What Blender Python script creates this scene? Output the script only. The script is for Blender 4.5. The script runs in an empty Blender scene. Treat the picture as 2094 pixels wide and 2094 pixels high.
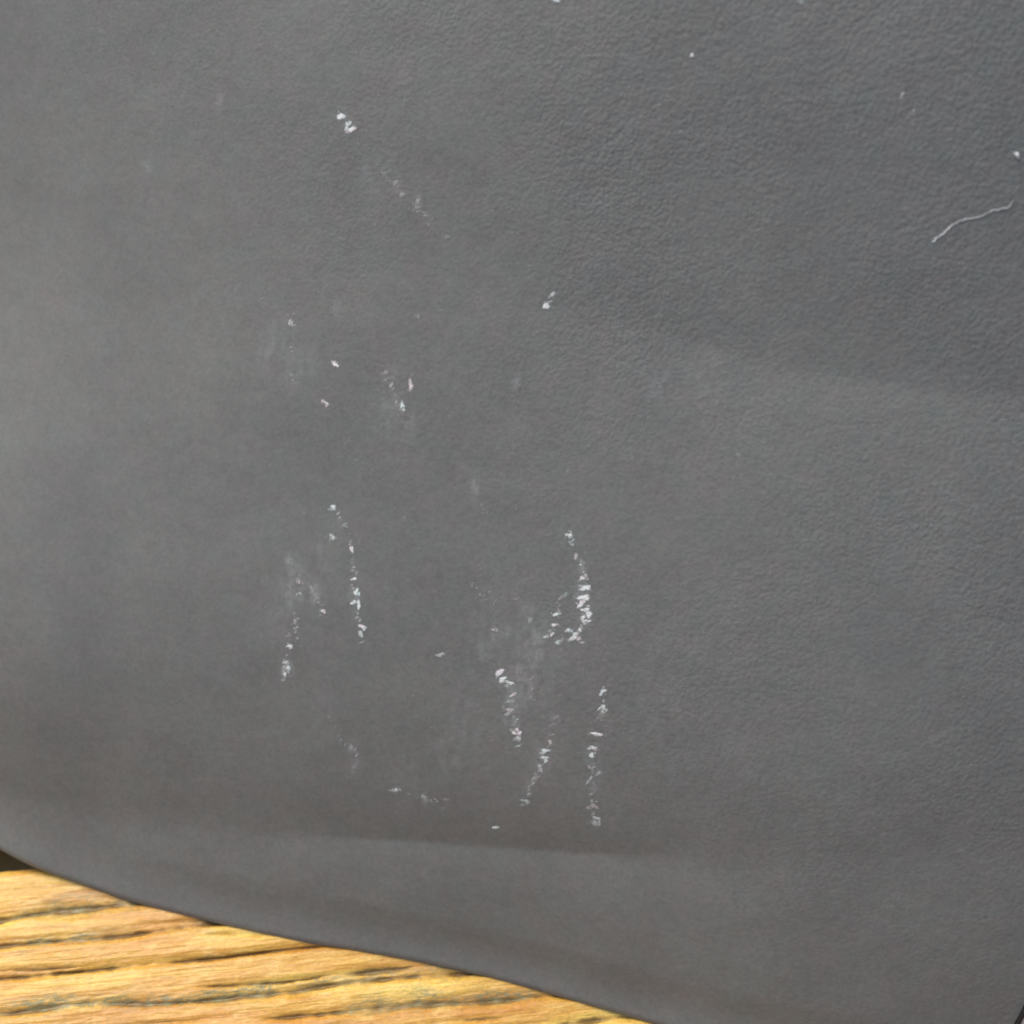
import bpy, math, random
import numpy as np
from mathutils import Vector, Matrix

R = math.radians
rng = np.random.default_rng(7)
random.seed(7)
scn = bpy.context.scene
col = scn.collection

# ------------------------------------------------------------------ camera
H = 0.136                      # lens height above the wood, metres
PITCH = R(50)
FOV = R(45)
cam_data = bpy.data.cameras.new('camera')
cam = bpy.data.objects.new('camera', cam_data)
col.objects.link(cam)
cam.location = (0, 0, H)
cam.rotation_euler = (R(90) - PITCH, 0, 0)
cam_data.sensor_fit = 'HORIZONTAL'
cam_data.angle = FOV
cam_data.clip_start = 0.005
cam_data.clip_end = 200
cam_data.dof.use_dof = True
cam_data.dof.focus_distance = 0.127
cam_data.dof.aperture_fstop = 20.0
scn.camera = cam

# ------------------------------------------------------------------ light
SUN_EL = R(55)
SUN_AZ = R(-43)                # from +Y (away from the camera) towards -X (left)
L = Vector((math.sin(SUN_AZ) * math.cos(SUN_EL), math.cos(SUN_AZ) * math.cos(SUN_EL), math.sin(SUN_EL)))
world = bpy.data.worlds.new('World')
scn.world = world
world.use_nodes = True
wt = world.node_tree
bg = wt.nodes['Background']
sky = wt.nodes.new('ShaderNodeTexSky')
sky.sky_type = 'NISHITA'
sky.sun_disc = False
sky.sun_elevation = SUN_EL
sky.sun_rotation = SUN_AZ
sky.dust_density = 3.0
wt.links.new(sky.outputs[0], bg.inputs[0])
bg.inputs[1].default_value = 0.10
sun_data = bpy.data.lights.new('sun', 'SUN')
sun_data.energy = 1.5
sun_data.angle = R(30)
sun_data.color = (1.0, 0.95, 0.87)
sun = bpy.data.objects.new('sun', sun_data)
col.objects.link(sun)
sun.rotation_euler = L.to_track_quat('Z', 'Y').to_euler()

vs = scn.view_settings
vs.view_transform = 'Standard'
vs.look = 'None'
vs.gamma = 1
vs.exposure = 0.92

# ------------------------------------------------------------------ helpers
F = 1047.0 / math.tan(FOV / 2)
V_ = np.array([0, math.cos(PITCH), -math.sin(PITCH)])
U_ = np.array([0, math.sin(PITCH), math.cos(PITCH)])
CAM = np.array([0, 0, H])

def ray(x, y):
    a, b = (x - 1047.0) / F, (y - 1047.0) / F
    return V_ + a * np.array([1.0, 0, 0]) - b * U_

def on_height(x, y, z=0.0):
    d = ray(x, y)
    return CAM + d * ((z - H) / d[2])

def smooth(a, b, x):
    t = np.clip((x - a) / (b - a), 0, 1)
    return t * t * (3 - 2 * t)

_perm = rng.permutation(256)
_perm = np.concatenate([_perm, _perm, _perm])
_ga = rng.uniform(0, 2 * math.pi, 256)
def perlin(x, y, seed=0):
    x = np.asarray(x, float) + seed * 17.31
    y = np.asarray(y, float) + seed * 9.73
    xi, yi = np.floor(x).astype(int), np.floor(y).astype(int)
    xf, yf = x - xi, y - yi
    u, v = xf**3 * (xf * (xf * 6 - 15) + 10), yf**3 * (yf * (yf * 6 - 15) + 10)
    def g(ix, iy, dx, dy):
        a = _ga[_perm[(_perm[ix & 255] + iy) & 255]]
        return np.cos(a) * dx + np.sin(a) * dy
    n00, n10 = g(xi, yi, xf, yf), g(xi + 1, yi, xf - 1, yf)
    n01, n11 = g(xi, yi + 1, xf, yf - 1), g(xi + 1, yi + 1, xf - 1, yf - 1)
    return (n00 * (1 - u) + n10 * u) * (1 - v) + (n01 * (1 - u) + n11 * u) * v
def fbm(x, y, o=4, seed=0):
    s, a = 0, 1.0
    for k in range(o):
        s = s + a * perlin(x * 2**k, y * 2**k, seed + k)
        a *= 0.5
    return s

def mesh_obj(name, verts, faces, mat, parent=None, smooth_shade=True, attrs=None):
    me = bpy.data.meshes.new(name)
    verts = np.asarray(verts, float)
    if isinstance(faces, np.ndarray):
        nf, k = faces.shape
        me.vertices.add(len(verts))
        me.vertices.foreach_set('co', verts.ravel())
        me.loops.add(nf * k)
        me.loops.foreach_set('vertex_index', faces.ravel().astype(np.int32))
        me.polygons.add(nf)
        me.polygons.foreach_set('loop_start', np.arange(0, nf * k, k, dtype=np.int32))
        me.update(calc_edges=True)
        me.validate()
    else:
        me.from_pydata([tuple(v) for v in verts], [], faces)
    if smooth_shade:
        me.polygons.foreach_set('use_smooth', np.ones(len(me.polygons), bool))
    for k, v in (attrs or {}).items():
        a = me.attributes.new(k, 'FLOAT', 'POINT')
        a.data.foreach_set('value', np.asarray(v, np.float32).ravel())
    me.materials.append(mat)
    me.update()
    o = bpy.data.objects.new(name, me)
    col.objects.link(o)
    if parent:
        o.parent = parent
    return o

def grid_faces(nr, nc, wrap_r=False):
    r = np.arange(nr if wrap_r else nr - 1)[:, None]
    c = np.arange(nc - 1)[None, :]
    r2 = (r + 1) % nr
    return np.stack([r * nc + c, r * nc + c + 1, r2 * nc + c + 1, r2 * nc + c], -1).reshape(-1, 4)

def thing(name, label, cat, loc=(0, 0, 0)):
    o = bpy.data.objects.new(name, None)
    o.empty_display_size = 0.02
    o.location = loc
    col.objects.link(o)
    o['label'] = label
    o['category'] = cat
    return o

# ------------------------------------------------------------------ materials
class NT:
    def __init__(self, name):
        self.m = bpy.data.materials.new(name)
        self.m.use_nodes = True
        self.t = self.m.node_tree
        self.b = self.t.nodes['Principled BSDF']
    def n(self, typ, **kw):
        nd = self.t.nodes.new(typ)
        for k, v in kw.items():
            if k.startswith('i_'):
                key = k[2:]
                nd.inputs[int(key) if key.isdigit() else key.replace('_', ' ')].default_value = v
            else:
                setattr(nd, k, v)
        return nd
    def l(self, a, b):
        self.t.links.new(a, b)
    def attr(self, name):
        return self.n('ShaderNodeAttribute', attribute_name=name).outputs['Fac']
    def noise(self, vec, scale, detail=3.0, rough=0.5):
        nd = self.n('ShaderNodeTexNoise', i_Scale=scale, i_Detail=detail, i_Roughness=rough)
        if vec is not None:
            self.l(vec, nd.inputs['Vector'])
        return nd.outputs['Fac']
    def math(self, op, a, b=None, c=None):
        nd = self.n('ShaderNodeMath', operation=op)
        for i, v in enumerate((a, b, c)):
            if v is None: continue
            if isinstance(v, (int, float)): nd.inputs[i].default_value = v
            else: self.l(v, nd.inputs[i])
        return nd.outputs[0]
    def ramp(self, fac, stops):
        nd = self.n('ShaderNodeValToRGB')
        cr = nd.color_ramp
        while len(cr.elements) < len(stops): cr.elements.new(0.5)
        for e, (p, c) in zip(cr.elements, stops):
            e.position = p
            e.color = (c, c, c, 1) if isinstance(c, float) else (*c, 1)
        self.l(fac, nd.inputs[0])
        return nd.outputs[0]
    def mix(self, fac, a, b, mode='MIX'):
        nd = self.n('ShaderNodeMix', data_type='RGBA', blend_type=mode)
        for i, v in ((0, fac), (6, a), (7, b)):
            if isinstance(v, (int, float)): nd.inputs[i].default_value = v
            elif isinstance(v, tuple): nd.inputs[i].default_value = (*v, 1)
            else: self.l(v, nd.inputs[i])
        return nd.outputs[2]

# charcoal leather: pebbled grain, faint mottling, chalky rubbed dust
M = NT('charcoal_leather')
tc = M.n('ShaderNodeTexCoord').outputs['Object']
uv = M.n('ShaderNodeUVMap', uv_map='UVMap').outputs[0]
mot = M.noise(tc, 130, 4, 0.6)
mot2 = M.noise(tc, 900, 3, 0.6)
base = M.ramp(mot, [(0.30, (0.1676, 0.1646, 0.1446)), (0.70, (0.1943, 0.1896, 0.1669))])
base = M.mix(0.35, base, M.ramp(mot2, [(0.3, (0.1428, 0.1416, 0.1243)), (0.7, (0.2209, 0.2137, 0.1899))]))
base = M.mix(0.22, base, M.ramp(M.noise(tc, 2300, 3, 0.6), [(0.35, (0.1239, 0.1212, 0.1082)), (0.65, (0.2380, 0.2312, 0.2059))]))
hue = M.ramp(M.noise(tc, 420, 2, 0.5), [(0.35, (0.97, 1.015, 1.01)), (0.65, (1.03, 0.99, 1.005))])
base = M.mix(1.0, base, hue, 'MULTIPLY')
dust = M.math('MULTIPLY', M.attr('dust'), M.ramp(M.noise(tc, 1500, 4, 0.7), [(0.36, 0.18), (0.60, 1.0)]))
stain = M.ramp(M.noise(tc, 55, 4, 0.6), [(0.32, (0.93, 0.93, 0.935)), (0.68, (1.06, 1.06, 1.05))])
base = M.mix(1.0, base, stain, 'MULTIPLY')
rub = M.ramp(M.noise(tc, 95, 5, 0.7), [(0.58, 0.0), (0.78, 0.035)])
base = M.mix(rub, base, (0.50, 0.50, 0.48))
base = M.mix(dust, base, (0.50, 0.50, 0.475))
rgh = M.ramp(M.noise(tc, 160, 4, 0.65), [(0.3, 0.52), (0.7, 0.70)])
M.l(rgh, M.b.inputs['Roughness'])
M.l(base, M.b.inputs['Base Color'])
M.b.inputs['Roughness'].default_value = 0.62
M.b.inputs['Specular IOR Level'].default_value = 0.35
vor = M.n('ShaderNodeTexVoronoi', feature='SMOOTH_F1', i_Scale=2350.0, i_Smoothness=0.35, i_Randomness=1.0)
wob = M.n('ShaderNodeTexNoise', i_Scale=1300.0, i_Detail=2.0)
M.l(tc, wob.inputs['Vector'])
wv = M.n('ShaderNodeVectorMath', operation='MULTIPLY_ADD')
M.l(wob.outputs['Color'], wv.inputs[0]); wv.inputs[1].default_value = (0.0005,) * 3; M.l(tc, wv.inputs[2])
M.l(wv.outputs[0], vor.inputs['Vector'])
peb = M.math('MULTIPLY', vor.outputs['Distance'], -1.5)
fine = M.noise(tc, 3200, 2, 0.6)
hgt = M.math('ADD', peb, M.math('MULTIPLY', fine, 0.8))
hgt = M.math('ADD', hgt, M.math('MULTIPLY', M.noise(tc, 800, 2, 0.5), 0.7))
hgt = M.math('MULTIPLY', hgt, M.attr('grain'))
bump = M.n('ShaderNodeBump', i_Strength=0.45, i_Distance=0.00008)
M.l(hgt, bump.inputs['Height'])
M.l(bump.outputs[0], M.b.inputs['Normal'])
mat_leather = M.m

M = NT('black_piping')
M.b.inputs['Base Color'].default_value = (0.006, 0.006, 0.007, 1)
M.b.inputs['Roughness'].default_value = 0.6
mat_pipe = M.m

M = NT('pale_gusset_fabric')
tc = M.n('ShaderNodeTexCoord').outputs['Object']
M.l(M.ramp(M.noise(tc, 900, 3), [(0.3, (0.50, 0.45, 0.385)), (0.7, (0.60, 0.55, 0.475))]), M.b.inputs['Base Color'])
M.b.inputs['Roughness'].default_value = 0.85
mat_gusset = M.m

# chalky residue, its cover given per vertex
M = NT('chalky_residue')
tc = M.n('ShaderNodeTexCoord').outputs['Object']
tone = M.attr('tone')
brk = M.ramp(M.noise(tc, 3600, 3, 0.65), [(0.34, 0.15), (0.56, 1.0)])
cover = M.math('MULTIPLY', M.math('POWER', tone, 1.15), M.math('ADD', brk, M.math('MULTIPLY', tone, 0.45)))
cl = M.n('ShaderNodeClamp'); M.l(cover, cl.inputs[0]); M.l(cl.outputs[0], M.b.inputs['Alpha'])
tint = M.ramp(M.noise(tc, 800, 1), [(0.38, (0.80, 0.86, 0.79)), (0.5, (0.86, 0.85, 0.78)), (0.62, (0.88, 0.78, 0.75))])
M.l(tint, M.b.inputs['Base Color'])
M.b.inputs['Roughness'].default_value = 0.6
mat_chalk = M.m

M = NT('pale_lint')
c = M.mix(M.attr('tone'), (0.1833, 0.1786, 0.1540), (0.78, 0.78, 0.77))
M.l(c, M.b.inputs['Base Color'])
M.b.inputs['Roughness'].default_value = 0.7
mat_lint = M.m

# weathered honey wood
M = NT('honey_wood')
uvw = M.n('ShaderNodeUVMap', uv_map='UVMap').outputs[0]      # u along, v across the grain, metres
def stretched(sx, sy):
    mp = M.n('ShaderNodeVectorMath', operation='MULTIPLY')
    M.l(uvw, mp.inputs[0]); mp.inputs[1].default_value = (sx, sy, 1)
    return mp.outputs[0]
n1 = M.noise(stretched(45, 330), 1.0, 4, 0.6)
n2 = M.noise(stretched(120, 1900), 1.0, 4, 0.65)
n3 = M.noise(stretched(42, 210), 1.0, 3, 0.55)
wood = M.ramp(n1, [(0.28, (0.46, 0.185, 0.034)), (0.43, (0.58, 0.285, 0.050)), (0.57, (0.70, 0.41, 0.085)), (0.70, (0.86, 0.65, 0.20))])
wood = M.mix(0.45, wood, M.ramp(n2, [(0.32, (0.40, 0.165, 0.030)), (0.5, (0.61, 0.345, 0.068)), (0.68, (0.80, 0.59, 0.185))]))
wood = M.mix(M.ramp(n3, [(0.47, 0.0), (0.62, 0.75)]), wood, (0.50, 0.215, 0.050))
n4 = M.noise(stretched(260, 700), 1.0, 4, 0.65)
wood = M.mix(M.ramp(n4, [(0.54, 0.0), (0.68, 0.45)]), wood, (0.78, 0.56, 0.22))
fleck = M.ramp(M.noise(stretched(260, 4600), 1.0, 3, 0.6), [(0.56, 0.0), (0.64, 1.0)])
wood = M.mix(M.math('MULTIPLY', fleck, M.ramp(M.noise(stretched(60, 300), 1.0, 2), [(0.40, 0.0), (0.58, 0.55)])), wood, (0.30, 0.155, 0.04))
pore = M.ramp(M.noise(stretched(900, 5600), 1.0, 2, 0.6), [(0.60, 0.0), (0.70, 0.38)])
wood = M.mix(pore, wood, (0.27, 0.125, 0.03))
spk = M.ramp(M.noise(stretched(2200, 4200), 1.0, 3, 0.7), [(0.3, (0.84, 0.84, 0.72)), (0.7, (1.22, 1.24, 1.02))])
wood = M.mix(1.0, wood, spk, 'MULTIPLY')
gr = M.attr('groove_and_side_shade')
grime_and_side_shade = M.attr('grime_and_side_shade')  # grime along the grain, plus gap shade painted on the plank sides
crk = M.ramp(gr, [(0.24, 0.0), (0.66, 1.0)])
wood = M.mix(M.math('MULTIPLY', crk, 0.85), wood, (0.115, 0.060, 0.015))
gm = M.math('MULTIPLY', grime_and_side_shade, M.ramp(M.noise(stretched(1100, 3000), 1.0, 4, 0.75), [(0.40, 0.0), (0.56, 1.0)]))
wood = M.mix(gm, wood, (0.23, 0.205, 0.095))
M.l(wood, M.b.inputs['Base Color'])
M.b.inputs['Roughness'].default_value = 0.42
M.b.inputs['Specular IOR Level'].default_value = 0.38
bump = M.n('ShaderNodeBump', i_Strength=0.5, i_Distance=0.00012)
M.l(M.math('ADD', n2, M.math('MULTIPLY', M.noise(stretched(500, 4200), 1.0, 3, 0.6), 0.7)), bump.inputs['Height'])
M.l(bump.outputs[0], M.b.inputs['Normal'])
mat_wood = M.m

M = NT('grey_ground')
tc = M.n('ShaderNodeTexCoord').outputs['Object']
M.l(M.ramp(M.noise(tc, 14, 6, 0.65), [(0.3, (0.13, 0.125, 0.115)), (0.7, (0.24, 0.23, 0.21))]), M.b.inputs['Base Color'])
M.b.inputs['Roughness'].default_value = 0.9
mat_ground = M.m

# ------------------------------------------------------------------ ground far below the table
gs = np.linspace(-6, 6, 41)
gx, gy = np.meshgrid(gs, gs)
gz = -0.75 + 0.006 * fbm(gx * 1.7, gy * 1.7, 4, 40)
ground = mesh_obj('ground', np.stack([gx, gy, gz], -1).reshape(-1, 3), grid_faces(41, 41), mat_ground)
ground['kind'] = 'structure'

# ------------------------------------------------------------------ wooden table
g0, g1 = on_height(0, 2001), on_height(580, 1940)
sd = (g1 - g0)[:2]; sd /= np.linalg.norm(sd)
td = np.array([-sd[1], sd[0]])
def to_st(P):
    return float(P[0] * sd[0] + P[1] * sd[1]), float(P[0] * td[0] + P[1] * td[1])
# open grain lines: points, depth (mm), half width (mm), grime, where grime lies
LINES = [
    ([(-80, 1893), (0, 1886), (65, 1864), (195, 1857), (262, 1845), (420, 1828), (600, 1810)], 0.85, 0.50, 0.75, (40, 420)),
    ([(-80, 1940), (0, 1936), (83, 1925), (181, 1921), (315, 1907), (362, 1893), (417, 1889), (600, 1872)], 0.75, 0.33, 0.8, (45, 230)),
    ([(420, 1906), (500, 1914), (560, 1910), (700, 1894)], 0.35, 0.25, 0.2, None),
    ([(-80, 2006), (0, 2001), (145, 1987), (254, 1976), (362, 1965), (453, 1958), (543, 1946), (580, 1940), (640, 1936), (760, 1925)], 0.85, 0.26, 0.15, None),
    ([(-80, 1990), (0, 1986), (60, 1983), (110, 1982), (165, 1975)], 0.35, 0.18, 0.3, None),
    ([(-80, 2082), (0, 2074), (109, 2057), (225, 2047), (308, 2054), (362, 2048), (453, 2042), (536, 2031), (600, 2027)], 0.65, 0.42, 1.0, (0, 560)),
    ([(430, 2014), (543, 2012), (616, 2003), (700, 1990), (780, 1984), (860, 1975)], 0.7, 0.24, 0.2, None),
    ([(560, 2026), (594, 2024), (650, 2021), (700, 2006), (809, 1999), (881, 1994), (954, 1989), (1100, 1975)], 0.9, 0.35, 0.6, (590, 990)),
    ([(560, 2080), (598, 2077), (650, 2072), (700, 2069), (809, 2056), (899, 2050), (1008, 2048), (1062, 2041), (1117, 2034), (1250, 2020)], 0.85, 0.38, 0.7, (690, 1120)),
    ([(250, 2094), (308, 2090), (398, 2085), (470, 2083)], 0.25, 0.2, 0.1, None),
    ([(980, 2108), (1100, 2098), (1200, 2088), (1260, 2080), (1400, 2066)], 0.8, 0.35, 0.3, None),
    ([(500, 2125), (650, 2108), (800, 2100), (950, 2085), (1010, 2083)], 0.4, 0.3, 0.3, None),
    ([(-80, 2135), (120, 2120), (330, 2115), (600, 2140)], 0.7, 0.35, 0.5, None),
    ([(120, 1815), (170, 1822), (215, 1834), (240, 1846)], 0.3, 0.30, 0.0, None),
    ([(330, 1885), (380, 1886), (420, 1882)], 0.4, 0.30, 0.1, None),
]
def wood_height(S, T):
    h = 0.00012 * fbm(S * 14, T * 220, 2, 3) + 0.00006 * fbm(S * 50, T * 1300, 3, 11) + 0.00005 * fbm(S * 500, T * 1600, 2, 15)
    h = h + 0.00025 * perlin(S * 30, T * 70, 8)
    groove_and_side_shade = np.zeros_like(S); grime_and_side_shade = np.zeros_like(S)
    for k, (pts, dep, wid, gk, rngx) in enumerate(LINES):
        st = np.array([to_st(on_height(x, y)) for x, y in pts])
        tc_ = sum(np.interp(S + j * 0.0011, st[:, 0], st[:, 1]) for j in range(-3, 4)) / 7 + 0.00006 * perlin(S * 200, S * 0 + k * 3.3, 20)
        ends = smooth(st[0, 0] - 0.004, st[0, 0] + 0.003, S) * (1 - smooth(st[-1, 0] - 0.003, st[-1, 0] + 0.004, S))
        wv = wid * 1.12e-3 * (0.85 + 0.9 * perlin(S * 150, S * 0 + k * 7.7, 22))
        wv = np.maximum(wv, 0.00008)
        dt = T - tc_ + 0.00007 * perlin(S * 900, T * 2500, 26 + k) + 0.00005 * perlin(S * 2400, T * 4500, 27 + k)
        g = np.exp(-np.abs(dt / wv) ** 1.7)
        wide = np.where(dt > 0, np.exp(-np.abs(dt / (wv * 3.0)) ** 3), np.exp(-np.abs(dt / (wv * 2.2)) ** 3))
        mod = ends * np.clip(0.72 + 1.1 * perlin(S * 170, S * 0 + k * 2.9, 23) + 0.5 * perlin(S * 700, T * 900, 28 + k), 0.08, 1.15)
        h = h - 1e-3 * dep * 0.50 * mod * g - 1e-3 * dep * 0.20 * ends * wide
        groove_and_side_shade = np.maximum(groove_and_side_shade, g * mod * min(1, dep / 0.6))
        if rngx:
            a, b = to_st(on_height(rngx[0], pts[len(pts) // 2][1]))[0], to_st(on_height(rngx[1], pts[len(pts) // 2][1]))[0]
            m_ = smooth(a - 0.002, a + 0.002, S) * (1 - smooth(b - 0.002, b + 0.002, S))
        else:
            m_ = 0.5
        gw = np.exp(-((dt - wv * 1.1) / (wv * 2.5)) ** 2)
        grime_and_side_shade = np.maximum(grime_and_side_shade, 1.8 * gk * m_ * ends * gw * (0.55 + 0.9 * perlin(S * 300, T * 900, 24 + k)))
    # grain away from the drawn lines, under the bag and towards the near edge
    far = smooth(0.0, 0.008, np.abs(T - TMID) - THALF)
    ph = np.sin((T + 0.002 * perlin(S * 12, T * 20, 30)) * 2 * math.pi / 0.0036)
    h = h - far * 0.0004 * np.clip(ph, 0, 1) ** 3
    groove_and_side_shade = np.maximum(groove_and_side_shade, far * np.clip(ph, 0, 1) ** 6)
    return h, groove_and_side_shade, np.clip(grime_and_side_shade, 0, 1)
vis = np.array([to_st(on_height(x, y)) for x, y in ((0, 1735), (0, 2094), (700, 2094), (1340, 2094), (700, 1940))])
TMID = (vis[:, 1].min() + vis[:, 1].max()) / 2
THALF = (vis[:, 1].max() - vis[:, 1].min()) / 2
table = thing('wooden_table', 'weathered honey coloured wooden table with open dark grain under the leather bag', 'table', (0, 0.1, -0.025))
def axis(lo, hi, a, b, n, m):
    return np.concatenate([np.linspace(lo, a, m, endpoint=False), np.linspace(a, b, n), np.linspace(b, hi, m + 1)[1:]])
def plank(t0, t1, dense):
    s0, s1 = -0.28, 0.28
    if dense:
        ss = axis(s0, s1, vis[:, 0].min() - 0.006, vis[:, 0].max() + 0.006, 620, 60)
        tt = axis(t0, t1, vis[:, 1].min() - 0.004, min(vis[:, 1].max() + 0.006, t1 - 0.0001), 560, 40)
    else:
        ss, tt = np.linspace(s0, s1, 80), np.linspace(t0, t1, 120)
    S, T = np.meshgrid(ss, tt)
    h, g, gm_ = wood_height(S, T)
    ed = np.minimum(np.minimum(T - t0, t1 - T) + 0.0002 * perlin(S * 300, T * 0, 90), 0.0012) / 0.0012
    h = h - 0.0007 * (1 - np.clip(ed, 0, 1)) ** 2
    side_shade = (np.minimum(T - t0, t1 - T) < 1e-6).astype(float)  # long edges, where the gap's shade is put into the colour
    nr, nc = S.shape
    P = np.stack([S * sd[0] + T * td[0], S * sd[1] + T * td[1], h], -1).reshape(-1, 3)
    fs = grid_faces(nr, nc)
    # skirt down to the underside
    ring = np.concatenate([np.arange(nc), np.arange(1, nr) * nc + nc - 1, (nr - 1) * nc + np.arange(nc - 2, -1, -1), np.arange(nr - 2, 0, -1) * nc])
    low = P[ring].copy(); low[:, 2] = -0.025
    b0 = len(P); m_ = len(ring)
    i = np.arange(m_); j = (i + 1) % m_
    fs = np.concatenate([fs, np.stack([ring[i], b0 + i, b0 + j, ring[j]], -1)])
    c0 = b0 + m_
    low_c = np.array([[*(0.5 * (low[0, :2] + low[nc + nr - 2, :2])), -0.025]])
    under = np.stack([b0 + i, np.full(m_, c0), np.full(m_, c0), b0 + j], -1)
    tri = [(int(b0 + a), int(c0), int(b0 + (a + 1) % m_)) for a in range(0)]
    P = np.concatenate([P, low, low_c])
    z = np.zeros(m_ + 1)
    o = mesh_obj('plank', P, fs, mat_wood, table, True, {'groove_and_side_shade': np.concatenate([np.maximum(g, side_shade).ravel(), z + 1]), 'grime_and_side_shade': np.concatenate([np.maximum(gm_, side_shade).ravel(), z + 1])})  # both masks full on edges and skirt: painted shade of the plank gap
    uvl = o.data.uv_layers.new(name='UVMap')
    vi = np.empty(len(o.data.loops), np.int32)
    o.data.loops.foreach_get('vertex_index', vi)
    uvc = np.stack([P[:, 0] * sd[0] + P[:, 1] * sd[1], P[:, 0] * td[0] + P[:, 1] * td[1] + P[:, 2]], -1)
    uvl.data.foreach_set('uv', uvc[vi].astype(np.float32).ravel())
    o.location = (0, -0.1, 0.025)      # the table's origin sits at its underside
    return o
TGAP = to_st(on_height(0, 1779))[1]
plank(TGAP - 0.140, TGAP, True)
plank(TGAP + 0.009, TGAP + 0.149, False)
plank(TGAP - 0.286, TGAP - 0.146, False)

# ------------------------------------------------------------------ leather bag
PHI, ALPHA, RL, SINK = R(14.7), R(50), 0.0012, 0.0011
O0 = np.array([0, 0.345 * H, 0.0])
D_ = np.array([math.cos(PHI), -math.sin(PHI), 0])
B_ = np.array([math.sin(PHI), math.cos(PHI), 0])
Z_ = np.array([0, 0, 1.0])
W_ = B_ * math.cos(ALPHA) + Z_ * math.sin(ALPHA)
N_ = -B_ * math.sin(ALPHA) + Z_ * math.cos(ALPHA)
LEN, RT = 0.130, 0.020

EDGE = [(-900, 1420), (-600, 1510), (-420, 1565), (-330, 1592), (-240, 1622), (-180, 1645), (-120, 1672), (-60, 1706), (0, 1737), (41, 1760), (83, 1780), (124, 1794), (207, 1823), (259, 1842), (335, 1862), (412, 1881),
        (486, 1899), (569, 1917), (631, 1930), (724, 1944), (848, 1966), (919, 1981), (1000, 1999), (1097, 2025), (1159, 2043),
        (1221, 2061), (1300, 2084), (1380, 2110), (1480, 2142), (1600, 2180), (1800, 2240)]
_e = []
for x, y in EDGE:
    lf = 0.0014 * float((1 - smooth(-40, 215, float(x))) * smooth(-420, -90, float(x)))
    zs = lf + RL * (1 - 0.31) - SINK
    G = on_height(x, y, zs) - O0
    _e.append((G @ D_, G @ B_ + 0.95 * RL, lf))
_e = np.array(_e)
_k = np.arange(-3, 4)
def smooth_interp(p, c):
    out = 0
    for k, wgt in zip((-2, -1, 0, 1, 2), (0.1, 0.22, 0.36, 0.22, 0.1)):
        out = out + wgt * np.interp(p + k * 0.0012, _e[:, 0], _e[:, c])
    return out

def plane_pq(x, y, off=0.0):
    d = ray(x, y)
    A = O0 + N_ * off - CAM
    P = CAM + d * ((A @ N_) / (d @ N_))
    return float((P - O0) @ D_), float((P - O0) @ W_)
def curve(pts):
    a = np.array([plane_pq(x, y) for x, y in pts])
    return a[:, 0], a[:, 1]
C1 = curve([(-300, 1600), (0, 1632), (200, 1650), (400, 1668), (600, 1688), (800, 1706), (900, 1716), (1000, 1726), (1100, 1732), (1250, 1738), (1350, 1742), (1600, 1752), (2000, 1742), (2300, 1720)])
C2 = curve([(500, 420), (700, 480), (900, 553), (1172, 628), (1363, 680), (1527, 735), (1690, 762), (1908, 790), (2300, 830)])
C3 = curve([(-120, 1640), (0, 1695), (150, 1757), (300, 1808), (500, 1868), (700, 1915), (850, 1945), (1000, 1975)])
PX = {x: plane_pq(x, 1047)[0] for x in (0, 200, 500, 900, 1150, 1227, 1350, 1600, 1850, 2094)}

QF = plane_pq(1227, 600)[1]
def right_turn(p):
    return 0.0046 * np.clip((p - 0.010) / 0.045, 0, 2.2) ** 2

def relief(p, q):
    lw = smooth(0.018, 0.075, q)
    h = -0.0044 * np.clip((-p + 0.012) / 0.06, 0, 2.5) ** 2 * lw      # turns away to the left
    h = h - right_turn(p) * (1 - np.exp(-np.clip(q, 0, 1) / 0.03))      # and to the right
    h = h + 0.0033 * (1 - np.clip((0.040 - q) / 0.040, 0, 1) ** 2)        # belly above the base
    # long crease above the base, sharp in its middle
    dq = q - np.interp(p, *C1)
    sharp = smooth(PX[500], PX[900], p) * (1 - smooth(PX[1350], PX[1600], p))
    lf_ = 1 - smooth(PX[200], PX[900], p)
    amp = 0.00060 + 0.00018 * sharp + 0.00026 * lf_
    amp = amp * (1 - 0.75 * smooth(PX[1350], PX[2094], p))
    core = 0.0019 - 0.00165 * sharp
    a = np.sqrt(dq**2 + core**2) - core
    h = h - amp * np.where(dq > 0, np.exp(-a / (0.0060 + 0.003 * lf_)), np.exp(-a / (0.0046 + 0.0035 * lf_)))
    # soft diagonal fold
    dq = q - np.interp(p, *C2)
    fa = smooth(-0.013, 0.013, p - (PX[1227] + (q - QF) * 0.18)) * (1 - 0.35 * smooth(PX[1600], PX[2094], p)) + 0.25 * smooth(PX[500], PX[900], p)
    a = np.sqrt(dq**2 + 0.0012**2) - 0.0012
    h = h - fa * 0.00102 * np.where(dq > 0, np.exp(-a / 0.015), np.exp(-a / 0.0085))
    # faint groove along the turned edge
    dq = q - np.interp(p, *C3)
    fa = 1 - smooth(PX[500], PX[1150], p)
    h = h - fa * 0.00011 * np.exp(-(dq / 0.0011) ** 2)
    # slack of the hide
    h = h + 0.00040 * fbm(p * 24 + 3, q * 26, 2, 50) * smooth(0, 0.025, q) + 0.00005 * fbm(p * 150, q * 170, 2, 53)
    h = h + 0.000010 * fbm(p * 900, q * 900, 2, 57)
    return h

def base_off(p, q):
    return smooth_interp(p, 1) + right_turn(p) / math.sin(ALPHA), smooth_interp(p, 2)

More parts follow.
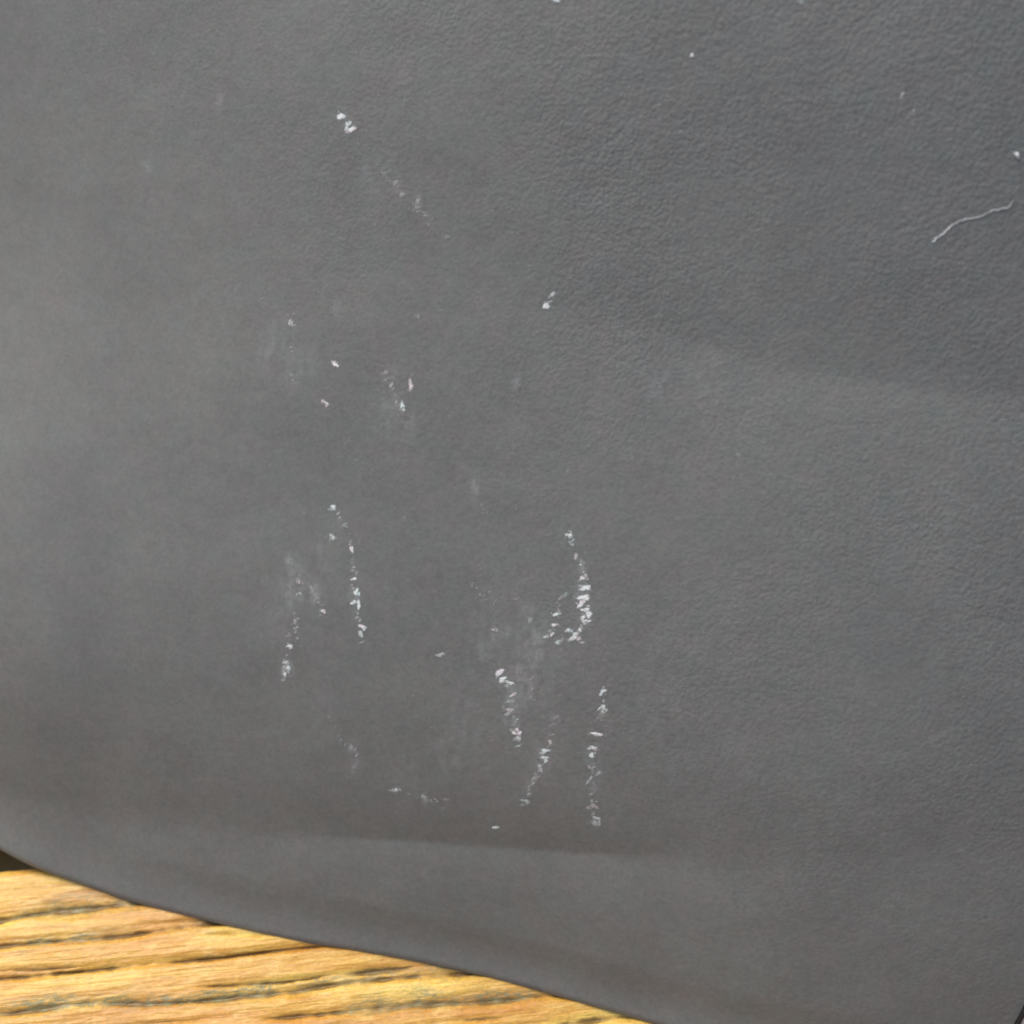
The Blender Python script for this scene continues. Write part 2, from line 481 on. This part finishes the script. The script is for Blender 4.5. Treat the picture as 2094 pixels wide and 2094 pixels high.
def surf(p, q):
    """front face point(s) for panel coordinates"""
    e, lf = base_off(p, q)
    fade = np.exp(-np.clip(q, 0, 1) / 0.03)
    h = relief(p, q) * smooth(0.0, 0.006, q) * (1 - smooth(0.118, LEN, q))
    bz = np.asarray(e * fade)
    lz = np.asarray(lf * fade) - SINK + RL
    P = O0 + np.multiply.outer(p, D_) + np.multiply.outer(q, W_) + np.multiply.outer(bz, B_) + np.multiply.outer(lz, Z_)
    return P + np.multiply.outer(h + RL, N_)

def to_surface(x, y):
    """panel coordinates of the point seen at photograph pixel x, y (scalars or arrays)"""
    one = np.ndim(x) == 0
    x, y = np.atleast_1d(np.asarray(x, float)), np.atleast_1d(np.asarray(y, float))
    d = V_ + np.multiply.outer((x - 1047.0) / F, np.array([1.0, 0, 0])) - np.multiply.outer((y - 1047.0) / F, U_)
    t = ((O0 - CAM) @ N_) / (d @ N_)
    P = CAM + d * t[:, None]
    p, q = (P - O0) @ D_, (P - O0) @ W_
    for _ in range(7):
        S = surf(p, q)
        t = ((S - CAM) @ N_) / (d @ N_)
        X = CAM + d * t[:, None]
        p = p + (X - S) @ D_
        q = q + (X - S) @ W_
    return (float(p[0]), float(q[0])) if one else (p, q)

ra, rb = to_surface(2081, 2088), to_surface(2096, 2059)
SLOPE = (rb[0] - ra[0]) / (rb[1] - ra[1])
def p_right(q):
    return ra[0] + SLOPE * (np.clip(q, 0, LEN) - ra[1]) * np.where(q > ra[1] + 0.01, 0.6, 1.0)
P_LEFT = -0.115

NC = 700
cs = np.concatenate([np.linspace(0, 0.30, 60, endpoint=False), np.linspace(0.30, 1.0, NC - 60)])
rows = []      # (kind, value)
for v in np.linspace(0.09, 0.004, 8): rows.append(('base', v))
for a in np.linspace(270, 90 + 50, 22)[:-1]: rows.append(('lip', a))
for v in np.concatenate([np.linspace(0.0, 0.112, 640), np.linspace(0.112, LEN, 12)[1:]]): rows.append(('front', v))
for a in np.linspace(140, 0, 18)[1:]: rows.append(('top', a))
for v in np.linspace(0.0, 1.0, 9)[1:]: rows.append(('back', v))
nr = len(rows)
VP = np.empty((nr, NC, 3)); Q = np.empty((nr, NC)); PP = np.empty((nr, NC))
top_c = None
for i, (k, v) in enumerate(rows):
    q = v if k == 'front' else (0.0 if k in ('base', 'lip') else LEN)
    p = P_LEFT + (float(p_right(np.array(q))) - P_LEFT) * cs
    PP[i], Q[i] = p, q
    e, lf = base_off(p, 0)
    A = O0 + np.multiply.outer(p, D_)
    low = lf - SINK + RL
    if k == 'base':
        VP[i] = A + np.multiply.outer(e + v, B_) + np.multiply.outer(low - RL + 0 * p, Z_)
    elif k == 'lip':
        a = R(v)
        VP[i] = A + np.multiply.outer(e + RL * math.cos(a), B_) + np.multiply.outer(low + RL * math.sin(a), Z_)
    elif k == 'front':
        VP[i] = surf(p, np.full_like(p, v))
    elif k == 'top':
        c_ = surf(p, np.full_like(p, LEN)) - N_ * RT
        a = R(v)
        VP[i] = c_ + RT * (B_ * math.cos(a) + Z_ * math.sin(a))
    else:
        t_ = surf(p, np.full_like(p, LEN)) - N_ * RT + RT * B_
        f_ = A + np.multiply.outer(e + 0.105, B_) + np.multiply.outer(low - RL + 0.004 * (1 - v), Z_)
        VP[i] = t_ * (1 - v) + f_ * v

SMUDGE = [(560, 700, 40, .10), (620, 740, 45, .08), (800, 835, 34, .12), (770, 345, 40, .09), (1010, 1300, 60, .12), (950, 1480, 60, .08), (570, 1260, 45, .09), (660, 1120, 40, .07), (1110, 1560, 36, .10), (1215, 1560, 34, .10), (1050, 1470, 34, .13), (1190, 1230, 34, .12), (1400, 1500, 80, .05), (830, 1600, 50, .07), (1090, 1330, 45, .22), (1075, 1250, 28, .14), (1060, 1400, 45, .24), (600, 1195, 34, .26), (640, 1212, 22, .18), (920, 1530, 55, .07),
          (1000, 1260, 40, .08), (600, 755, 36, .12), (835, 866, 22, .16), (722, 1530, 12, .32), (725, 1567, 13, .2), (1500, 1540, 60, .05),
          (1440, 760, 50, .05), (970, 1000, 14, .22), (300, 342, 14, .16), (445, 208, 13, .25), (665, 1460, 40, .07), (1340, 1450, 60, .05),
          (690, 630, 13, .12), (1055, 780, 10, .22), (810, 375, 12, .22), (822, 398, 10, .22), (855, 410, 9, .35), (1195, 1158, 14, .2),
          (1045, 1445, 16, .25), (1095, 1592, 14, .25), (1084, 1606, 13, .2), (1133, 1470, 12, .15), (1215, 1610, 14, .16), (1120, 1420, 60, .06),
          (590, 700, 22, .12), (592, 1150, 16, .2), (585, 1370, 18, .2), (690, 1060, 14, .12), (725, 1215, 20, .16), (800, 770, 22, .12), (1000, 1290, 30, .1), (870, 1636, 12, .2), (1350, 790, 24, .1)]
dust = np.zeros((nr, NC))
fr = np.array([k == 'front' for k, _ in rows])
for x, y, r_, s_ in SMUDGE:
    p0, q0 = to_surface(x, y)
    rr = r_ / 20200.0 * 1.05
    d2 = (((PP[fr] - p0) / 0.75) ** 2 + ((Q[fr] - q0) / 1.3) ** 2) / rr**2
    dust[fr] = np.maximum(dust[fr], 1.35 * s_ * np.exp(-d2))
dust *= np.clip(0.75 + 1.6 * fbm(PP * 1100, Q * 450, 4, 61), 0.05, 1.8)
# the hide is more worn smooth towards the lower left, its grain open at the upper right
grain = 0.17 + 1.15 * smooth(-0.045, 0.055, PP * 0.75 + (Q - 0.058) * 0.80 + 0.012 * fbm(PP * 40, Q * 40, 3, 70))
grain *= np.clip(0.85 + 0.6 * fbm(PP * 60, Q * 60, 3, 73), 0.35, 1.6)

bag = thing('leather_bag', 'scuffed charcoal grey leather bag leaning over the wooden table', 'bag', tuple(O0))
def under_bag(o):
    o.location = tuple(-O0)
    return o
faces = grid_faces(nr, NC, wrap_r=True)[:, ::-1]
body = under_bag(mesh_obj('leather_body', VP.reshape(-1, 3), faces, mat_leather, bag, True, {'dust': dust, 'grain': grain}))
uvl = body.data.uv_layers.new(name='UVMap')

# gussets and piping close both ends
def tube(name, pts, rad, mat, parent, closed=False, seg=8, attrs=None, flat=1.0, nrm=None):
    pts = np.asarray(pts, float); n = len(pts)
    rad = np.broadcast_to(np.asarray(rad, float), (n,))
    tan = (np.roll(pts, -1, 0) - np.roll(pts, 1, 0)) if closed else np.gradient(pts, axis=0)
    tan /= np.linalg.norm(tan, axis=1)[:, None] + 1e-12
    ref = np.array(nrm if nrm is not None else D_)
    a = np.cross(tan, ref); a /= np.linalg.norm(a, axis=1)[:, None] + 1e-12
    b = np.cross(a, tan)
    th = np.arange(seg) * 2 * math.pi / seg
    P = pts[:, None, :] + rad[:, None, None] * (np.cos(th)[None, :, None] * a[:, None, :] + flat * np.sin(th)[None, :, None] * b[:, None, :])
    r_ = np.arange(n if closed else n - 1)[:, None]; c_ = np.arange(seg)[None, :]
    r2, c2 = (r_ + 1) % n, (c_ + 1) % seg
    fs = np.stack([r_ * seg + c_, r2 * seg + c_, r2 * seg + c2, r_ * seg + c2], -1).reshape(-1, 4)
    at = {k: np.repeat(v, seg) for k, v in (attrs or {}).items()}
    return mesh_obj(name, P.reshape(-1, 3), fs, mat, parent, True, at)
for ci, sgn in ((NC - 1, 1), (0, -1)):
    loop = VP[:, ci]
    keep = [i for i, (k, v) in enumerate(rows) if k != 'front' or i % 6 == 0]
    loop = loop[keep]
    under_bag(tube('piping', loop + D_ * sgn * 0.0001, 0.00030, mat_pipe, bag, closed=True))
    cen = loop.mean(0)
    K = 14
    rings = []
    for k in range(K + 1):
        tau = k / K
        rings.append(cen + (loop - cen) * (1 - tau * 0.999) + D_ * sgn * (0.016 * math.sqrt(1 - (1 - tau) ** 2) + 0.0002))
    P = np.array(rings); n = len(loop)
    r_ = np.arange(K)[:, None]; c_ = np.arange(n)[None, :]; c2 = (c_ + 1) % n
    fs = np.stack([r_ * n + c_, r_ * n + c2, (r_ + 1) * n + c2, (r_ + 1) * n + c_], -1).reshape(-1, 4)
    if sgn < 0: fs = fs[:, ::-1]
    under_bag(mesh_obj('gusset', P.reshape(-1, 3), fs, mat_gusset, bag))

# ------------------------------------------------------------------ scuff marks: chalky flakes caught on the grain
# (x, y, width, height, tilt, cover) read off the photograph, one list per mark
MARKS = [
    [(698, 238, 14, 13, 0, 1.0), (713, 253, 10, 10, 0, .8), (719, 265, 18, 9, -20, .95), (709, 262, 8, 10, 0, .7)],
    [(808, 374, 9, 10, 0, .3), (822, 398, 8, 8, 0, .3), (855, 411, 9, 9, 0, .35), (913, 485, 7, 7, 0, .25)],
    [(1117, 626, 15, 9, -30, 1.0), (1129, 603, 14, 6, -55, .65)],
    [(684, 744, 8, 7, 20, .9), (690, 747, 7, 5, 10, .8), (680, 741, 5, 5, 0, .6)],
    [(665, 823, 8, 5, 20, .7), (669, 829, 6, 7, 0, .5), (660, 820, 5, 5, 0, .5)],
    [(840, 788, 8, 20, 5, .7), (823, 829, 9, 14, 10, .75), (824, 838, 8, 5, 0, .6), (800, 788, 6, 9, 0, .4), (789, 761, 9, 7, 0, .25)],
    [(595, 660, 9, 11, 0, .6), (595, 767, 6, 8, 0, .25), (854, 647, 9, 8, 0, .25)],
    [(682, 1037, 8, 11, 0, .7), (677, 1042, 10, 6, 0, .3), (680, 1098, 14, 7, 25, .6)],
    [(719, 1123, 7, 12, -30, .75), (724, 1184, 11, 5, 0, .8), (729, 1210, 10, 12, 20, .95), (734, 1214, 5, 5, 0, .8), (722, 1233, 9, 7, -20, .8),
     (734, 1237, 6, 16, 0, 1.0), (727, 1230, 9, 4, 0, .6), (730, 1264, 10, 8, 0, .22), (741, 1281, 13, 7, 20, 1.0), (745, 1285, 5, 7, 0, .9), (738, 1296, 9, 9, 0, .7),
     (721, 1150, 8, 16, 0, .15), (662, 1250, 8, 8, 0, .7), (717, 1108, 8, 10, 0, .2)],
    [(592, 1321, 13, 5, -20, .8), (595, 1324, 5, 7, 0, .6), (585, 1355, 10, 8, 0, .6), (590, 1366, 5, 16, 0, .75), (583, 1379, 8, 6, 0, .75), (582, 1366, 7, 14, 0, .5),
     (603, 1272, 5, 9, -30, .35), (590, 1300, 12, 6, 0, .2), (609, 1188, 9, 9, 0, .28), (612, 1192, 5, 6, 0, .4), (637, 1203, 6, 9, -30, .28)],
    [(899, 1340, 17, 5, 5, .5), (904, 1337, 6, 4, 0, .5)],
    [(1164, 1095, 13, 9, 5, .85), (1170, 1114, 8, 5, 0, .35), (1178, 1138, 5, 14, 0, .6), (1191, 1150, 12, 8, 0, .25), (1192, 1162, 9, 14, 0, .18),
     (1190, 1182, 11, 6, -35, .9), (1198, 1177, 6, 8, 0, .5), (1196, 1203, 20, 7, -8, .9), (1188, 1199, 8, 6, 0, .5), (1203, 1201, 6, 12, 0, .85),
     (1194, 1222, 23, 11, -15, 1.0), (1190, 1232, 14, 8, -20, .95), (1185, 1239, 9, 8, -30, .95), (1197, 1247, 14, 8, 0, 1.0), (1204, 1257, 13, 11, 20, 1.0),
     (1192, 1263, 9, 7, 0, .9), (1201, 1270, 12, 5, 0, .85), (1193, 1271, 6, 5, 0, .6)],
    [(1186, 1288, 7, 6, -30, .8), (1161, 1289, 12, 5, 0, .75), (1169, 1290, 8, 4, 0, .55), (1176, 1298, 16, 8, -25, .85), (1171, 1306, 17, 6, -30, .8), (1184, 1306, 9, 6, 0, .6),
     (1139, 1256, 14, 6, -8, .8), (1143, 1249, 4, 6, 0, .5), (1133, 1278, 14, 5, 5, .75), (1129, 1297, 10, 5, -30, .7), (1117, 1302, 10, 5, -30, .6), (1141, 1314, 12, 6, -30, .6),
     (1190, 1314, 9, 5, 0, .4), (1155, 1217, 17, 6, -42, .35), (1084, 1268, 9, 8, 0, .3), (1012, 1288, 11, 6, 20, .55), (1056, 1225, 12, 5, 0, .2)],
    [(1023, 1374, 15, 11, -15, 1.0), (1017, 1380, 8, 6, -40, .7), (1028, 1389, 15, 8, -25, .9), (1035, 1393, 8, 7, 0, .7), (1044, 1397, 13, 5, 20, .85),
     (1050, 1420, 13, 5, -30, .7), (1043, 1434, 22, 4, -12, .35), (1030, 1446, 5, 12, 0, .25), (1057, 1444, 4, 12, 0, .25), (1042, 1452, 11, 9, 0, .5), (1038, 1460, 10, 6, -20, .4),
     (1058, 1493, 8, 8, 0, .8), (1052, 1499, 9, 6, 0, .8), (1063, 1500, 9, 6, 0, .85), (1057, 1509, 8, 8, 0, .6), (1062, 1511, 7, 6, 0, .6)],
    [(1135, 1466, 5, 12, 0, .16), (1128, 1483, 16, 5, -35, .16), (1125, 1517, 5, 9, 0, .55), (1116, 1535, 15, 8, -10, .75), (1108, 1540, 8, 5, -30, .5), (1113, 1549, 13, 6, 0, .75), (1116, 1556, 9, 6, 0, .75),
     (1104, 1568, 8, 8, 0, .45), (1107, 1575, 5, 8, 0, .45), (1096, 1590, 14, 6, -30, .3), (1090, 1604, 12, 6, -35, .2), (1080, 1620, 5, 20, 20, .15), (1073, 1637, 16, 4, 0, .5), (1080, 1641, 4, 7, 0, .4), (1068, 1646, 10, 3, 0, .25)],
    [(1234, 1413, 8, 8, 0, .8), (1229, 1419, 10, 4, -50, .75), (1228, 1447, 11, 4, -45, .85), (1235, 1446, 4, 10, -20, .85), (1240, 1452, 5, 5, 0, .6), (1227, 1466, 18, 5, -30, .2), (1233, 1458, 8, 5, -20, .3)],
    [(1220, 1501, 21, 5, 0, .95), (1229, 1503, 5, 4, 20, .7), (1213, 1529, 12, 6, 0, .8), (1206, 1531, 8, 3, -15, .6), (1210, 1544, 10, 8, 0, .95), (1206, 1569, 4, 9, -30, .4), (1212, 1575, 4, 18, 5, .25),
     (1224, 1581, 13, 5, -35, .45), (1206, 1594, 18, 4, -55, .55), (1215, 1604, 4, 12, -15, .2), (1210, 1639, 5, 10, 10, .35), (1212, 1648, 12, 5, 0, .45), (1203, 1652, 7, 4, -20, .4), (1219, 1650, 5, 4, 0, .4),
     (1220, 1673, 13, 5, 0, .6), (1217, 1683, 15, 11, 0, .42), (1225, 1682, 4, 12, 0, .5), (1213, 1664, 5, 8, 30, .3)],
    [(1013, 1692, 12, 6, 5, .85)],
    [(809, 1616, 8, 6, 0, .75), (801, 1616, 8, 3, 0, .4), (817, 1615, 8, 3, 0, .4), (866, 1629, 10, 6, 0, .35), (872, 1635, 7, 6, 0, .25), (912, 1635, 14, 4, 0, .2), (908, 1653, 5, 5, 0, .15)],
    [(1415, 113, 6, 6, 0, .9)],
    [(1137, 1, 10, 5, 25, .9)],
    [(1845, 194, 4, 11, 25, .55), (1868, 228, 3, 10, 20, .3)],
    [(1637, 4, 8, 8, 0, .4)],
    [(1393, 269, 7, 7, 0, .25)],
    [(1509, 931, 7, 9, 25, .22)],
]
def blob(px, faces, tones, x, y, w, h, ang, tone, rise=0.00003):
    n = 11
    b0 = len(px)
    ca, sa = math.cos(R(ang)), math.sin(R(ang))
    f1, f2 = random.uniform(0, 6.3), random.uniform(0, 6.3)
    for ri, z, tk in ((0.0, rise, 1.0), (0.62, rise * 0.85, 0.95), (1.25, 0.000004, 0.0)):
        for i in range(1 if ri == 0 else n):
            a = 2 * math.pi * i / n
            k = ri * (1 + 0.22 * math.sin(2 * a + f1) + 0.16 * math.sin(3 * a + f2) + random.uniform(-.16, .16))
            dx, dy = 0.5 * w * k * math.cos(a), 0.5 * h * k * math.sin(a)
            px.append((x + dx * ca - dy * sa, y + dx * sa + dy * ca, z + 0.000012))
            tones.append(tone * tk)
    for i in range(n):
        j = (i + 1) % n
        faces.append((b0, b0 + 1 + j, b0 + 1 + i))
        faces.append((b0 + 1 + i, b0 + 1 + j, b0 + 1 + n + j, b0 + 1 + n + i))
def settle(px):
    px = np.array(px)
    return surf(*to_surface(px[:, 0], px[:, 1])) + np.multiply.outer(px[:, 2], N_)
for mk in MARKS:
    px_, fs_, ts_ = [], [], []
    for x, y, w, h, ang, t in mk:
        blob(px_, fs_, ts_, x, y, w + 2.5, h + 2.5, ang, t)
        for _ in range(2 if t > .35 else 1):
            a, d = random.uniform(0, 6.3), random.uniform(0.9, 1.9)
            blob(px_, fs_, ts_, x + math.cos(a) * d * 0.5 * w, y + math.sin(a) * d * 0.5 * h + random.uniform(-3, 3), random.uniform(3, 7), random.uniform(3, 7), random.uniform(0, 180), t * random.uniform(.15, .5), 0.00002)
    under_bag(mesh_obj('scuff_mark', settle(px_), fs_, mat_chalk, bag, True, {'tone': ts_}))

STREAKS = [([(1165, 1085), (1180, 1140), (1195, 1180), (1199, 1270)], 60, 7, .5), ([(1200, 1265), (1175, 1303), (1118, 1306)], 34, 9, .4), ([(1150, 1205), (1135, 1270), (1120, 1305)], 26, 7, .35),
           ([(1018, 1362), (1042, 1420), (1052, 1470), (1062, 1525)], 60, 8, .42), ([(1140, 1455), (1126, 1510), (1108, 1562), (1086, 1608), (1070, 1655)], 70, 6, .36),
           ([(1234, 1402), (1230, 1460), (1218, 1535), (1209, 1600), (1213, 1650), (1220, 1692)], 80, 6, .40), ([(678, 1028), (716, 1098), (722, 1160), (730, 1240), (742, 1312)], 80, 5, .42),
           ([(598, 1135), (612, 1192), (604, 1280), (584, 1392)], 60, 9, .32), ([(612, 1190), (640, 1215), (665, 1255)], 30, 8, .28),
           ([(700, 225), (722, 275), (765, 325), (820, 395), (870, 440), (918, 495)], 60, 9, .26), ([(590, 640), (598, 720), (604, 780)], 34, 10, .26), ([(640, 590), (690, 640), (700, 660)], 16, 7, .24),
           ([(780, 745), (812, 812), (838, 880)], 44, 9, .30), ([(960, 1180), (1006, 1255), (1085, 1345), (1105, 1430)], 70, 24, .22), ([(690, 1500), (722, 1535), (728, 1575)], 26, 9, .26),
           ([(615, 1425), (660, 1465), (700, 1510)], 20, 11, .18), ([(795, 1612), (870, 1632), (925, 1640)], 30, 6, .32), ([(1120, 640), (1132, 600)], 10, 4, .4), ([(955, 985), (978, 1015), (1000, 1060)], 18, 10, .22)]
for path, n_, spread, top in STREAKS:
    pa = np.array(path, float)
    ln = np.concatenate([[0], np.cumsum(np.hypot(*np.diff(pa, axis=0).T))])
    px_, fs_, ts_ = [], [], []
    knots = [random.uniform(0, ln[-1]) for _ in range(max(3, n_ // 7))]
    for k in range(int(n_ * 0.6)):
        u = min(ln[-1], max(0, random.choice(knots) + random.gauss(0, 9))) if random.random() < .7 else random.uniform(0, ln[-1])
        x, y = np.interp(u, ln, pa[:, 0]) + random.gauss(0, spread * .5), np.interp(u, ln, pa[:, 1]) + random.gauss(0, spread * .4)
        blob(px_, fs_, ts_, x, y, random.uniform(4, 12), random.uniform(3, 6), random.gauss(-15, 25), top * random.uniform(.15, 1.15) ** 1.4, 0.000015)
    o = under_bag(mesh_obj('chalk_dust', settle(px_), fs_, mat_chalk, bag, True, {'tone': ts_}))
    o['kind'] = 'stuff'
px_, fs_, ts_ = [], [], []
for k in range(260):
    x, y = random.gauss(900, 330), random.gauss(1120, 380)
    if 480 < x < 2000 and 60 < y < 1640:
        r_ = random.uniform(4, 9)
        blob(px_, fs_, ts_, x, y, r_, r_ * random.uniform(.5, 1), random.uniform(-60, 20), random.uniform(.05, .16), 0.000012)
o = under_bag(mesh_obj('chalk_dust', settle(px_), fs_, mat_chalk, bag, True, {'tone': ts_}))
o['kind'] = 'stuff'

# ------------------------------------------------------------------ lint and a crumb lying on the leather
LINT = [(1905, 496, .75, 1.5), (1914, 488, .7, 1.6), (1921, 483, .65, 1.4), (1928, 479, .75, 1.6), (1933, 474, .85, 2.2), (1938, 469, .85, 2.2), (1942, 464, .7, 1.7), (1949, 460, .55, 1.5),
        (1958, 455.5, .6, 1.6), (1962, 452.5, .4, 1.3), (1974, 449, .5, 1.5), (1985, 447, .5, 1.6), (1995, 446.5, .48, 2.0), (2005, 443, .42, 2.2), (2014, 438, .42, 2.2), (2024, 433, .38, 2.3),
        (2033, 430.5, .36, 2.2), (2043, 428.5, .38, 2.2), (2052, 427.5, .40, 2.2), (2062, 426, .42, 2.0), (2066, 420, .35, 1.6), (2072, 412, .2, 1.4), (2078, 405, .12, 1.2)]
pts = []
LINT = [(x + (x2 - x) * f + random.uniform(-1.3, 1.3), y + (y2 - y) * f + random.uniform(-1.5, 1.5), (t + (t2 - t) * f) * random.uniform(.6, 1.5) * (1.35 if x < 1945 else 0.95), (r + (r2 - r) * f) * random.uniform(.6, 1.15))
        for (x, y, t, r), (x2, y2, t2, r2) in zip(LINT, LINT[1:]) for f in (0.0, 0.5)]
for x, y, t, r_ in LINT:
    p, q = to_surface(x, y)
    pts.append(surf(np.array([p]), np.array([q]))[0] + N_ * 0.00003)
base_pt = np.array(pts).mean(0)
lint = tube('lint_fibre', np.array(pts) - base_pt, np.array([r_ * 0.8 for *_, r_ in LINT]) / 20200.0, mat_lint, None, False, 7, {'tone': np.array([t * 0.9 for _, _, t, _ in LINT])}, 0.6, N_)
lint.location = tuple(base_pt)
lint['label'] = 'thin pale curved lint fibre clinging to the charcoal leather'
lint['category'] = 'fibre'

vs_, fs_, ts_ = [], [], []
blob(vs_, fs_, ts_, 2080, 318, 7, 16, -12, 1.0, 0.00025)
blob(vs_, fs_, ts_, 2074, 314, 5, 8, 0, .3, 0.00008)
vs_ = settle(vs_); c0 = vs_.mean(0)
crumb = mesh_obj('crumb', vs_ - c0, fs_, mat_lint, None, True, {'tone': ts_})
crumb.location = tuple(c0)
crumb['label'] = 'tiny bright white crumb on the leather above the pale lint fibre'
crumb['category'] = 'crumb'
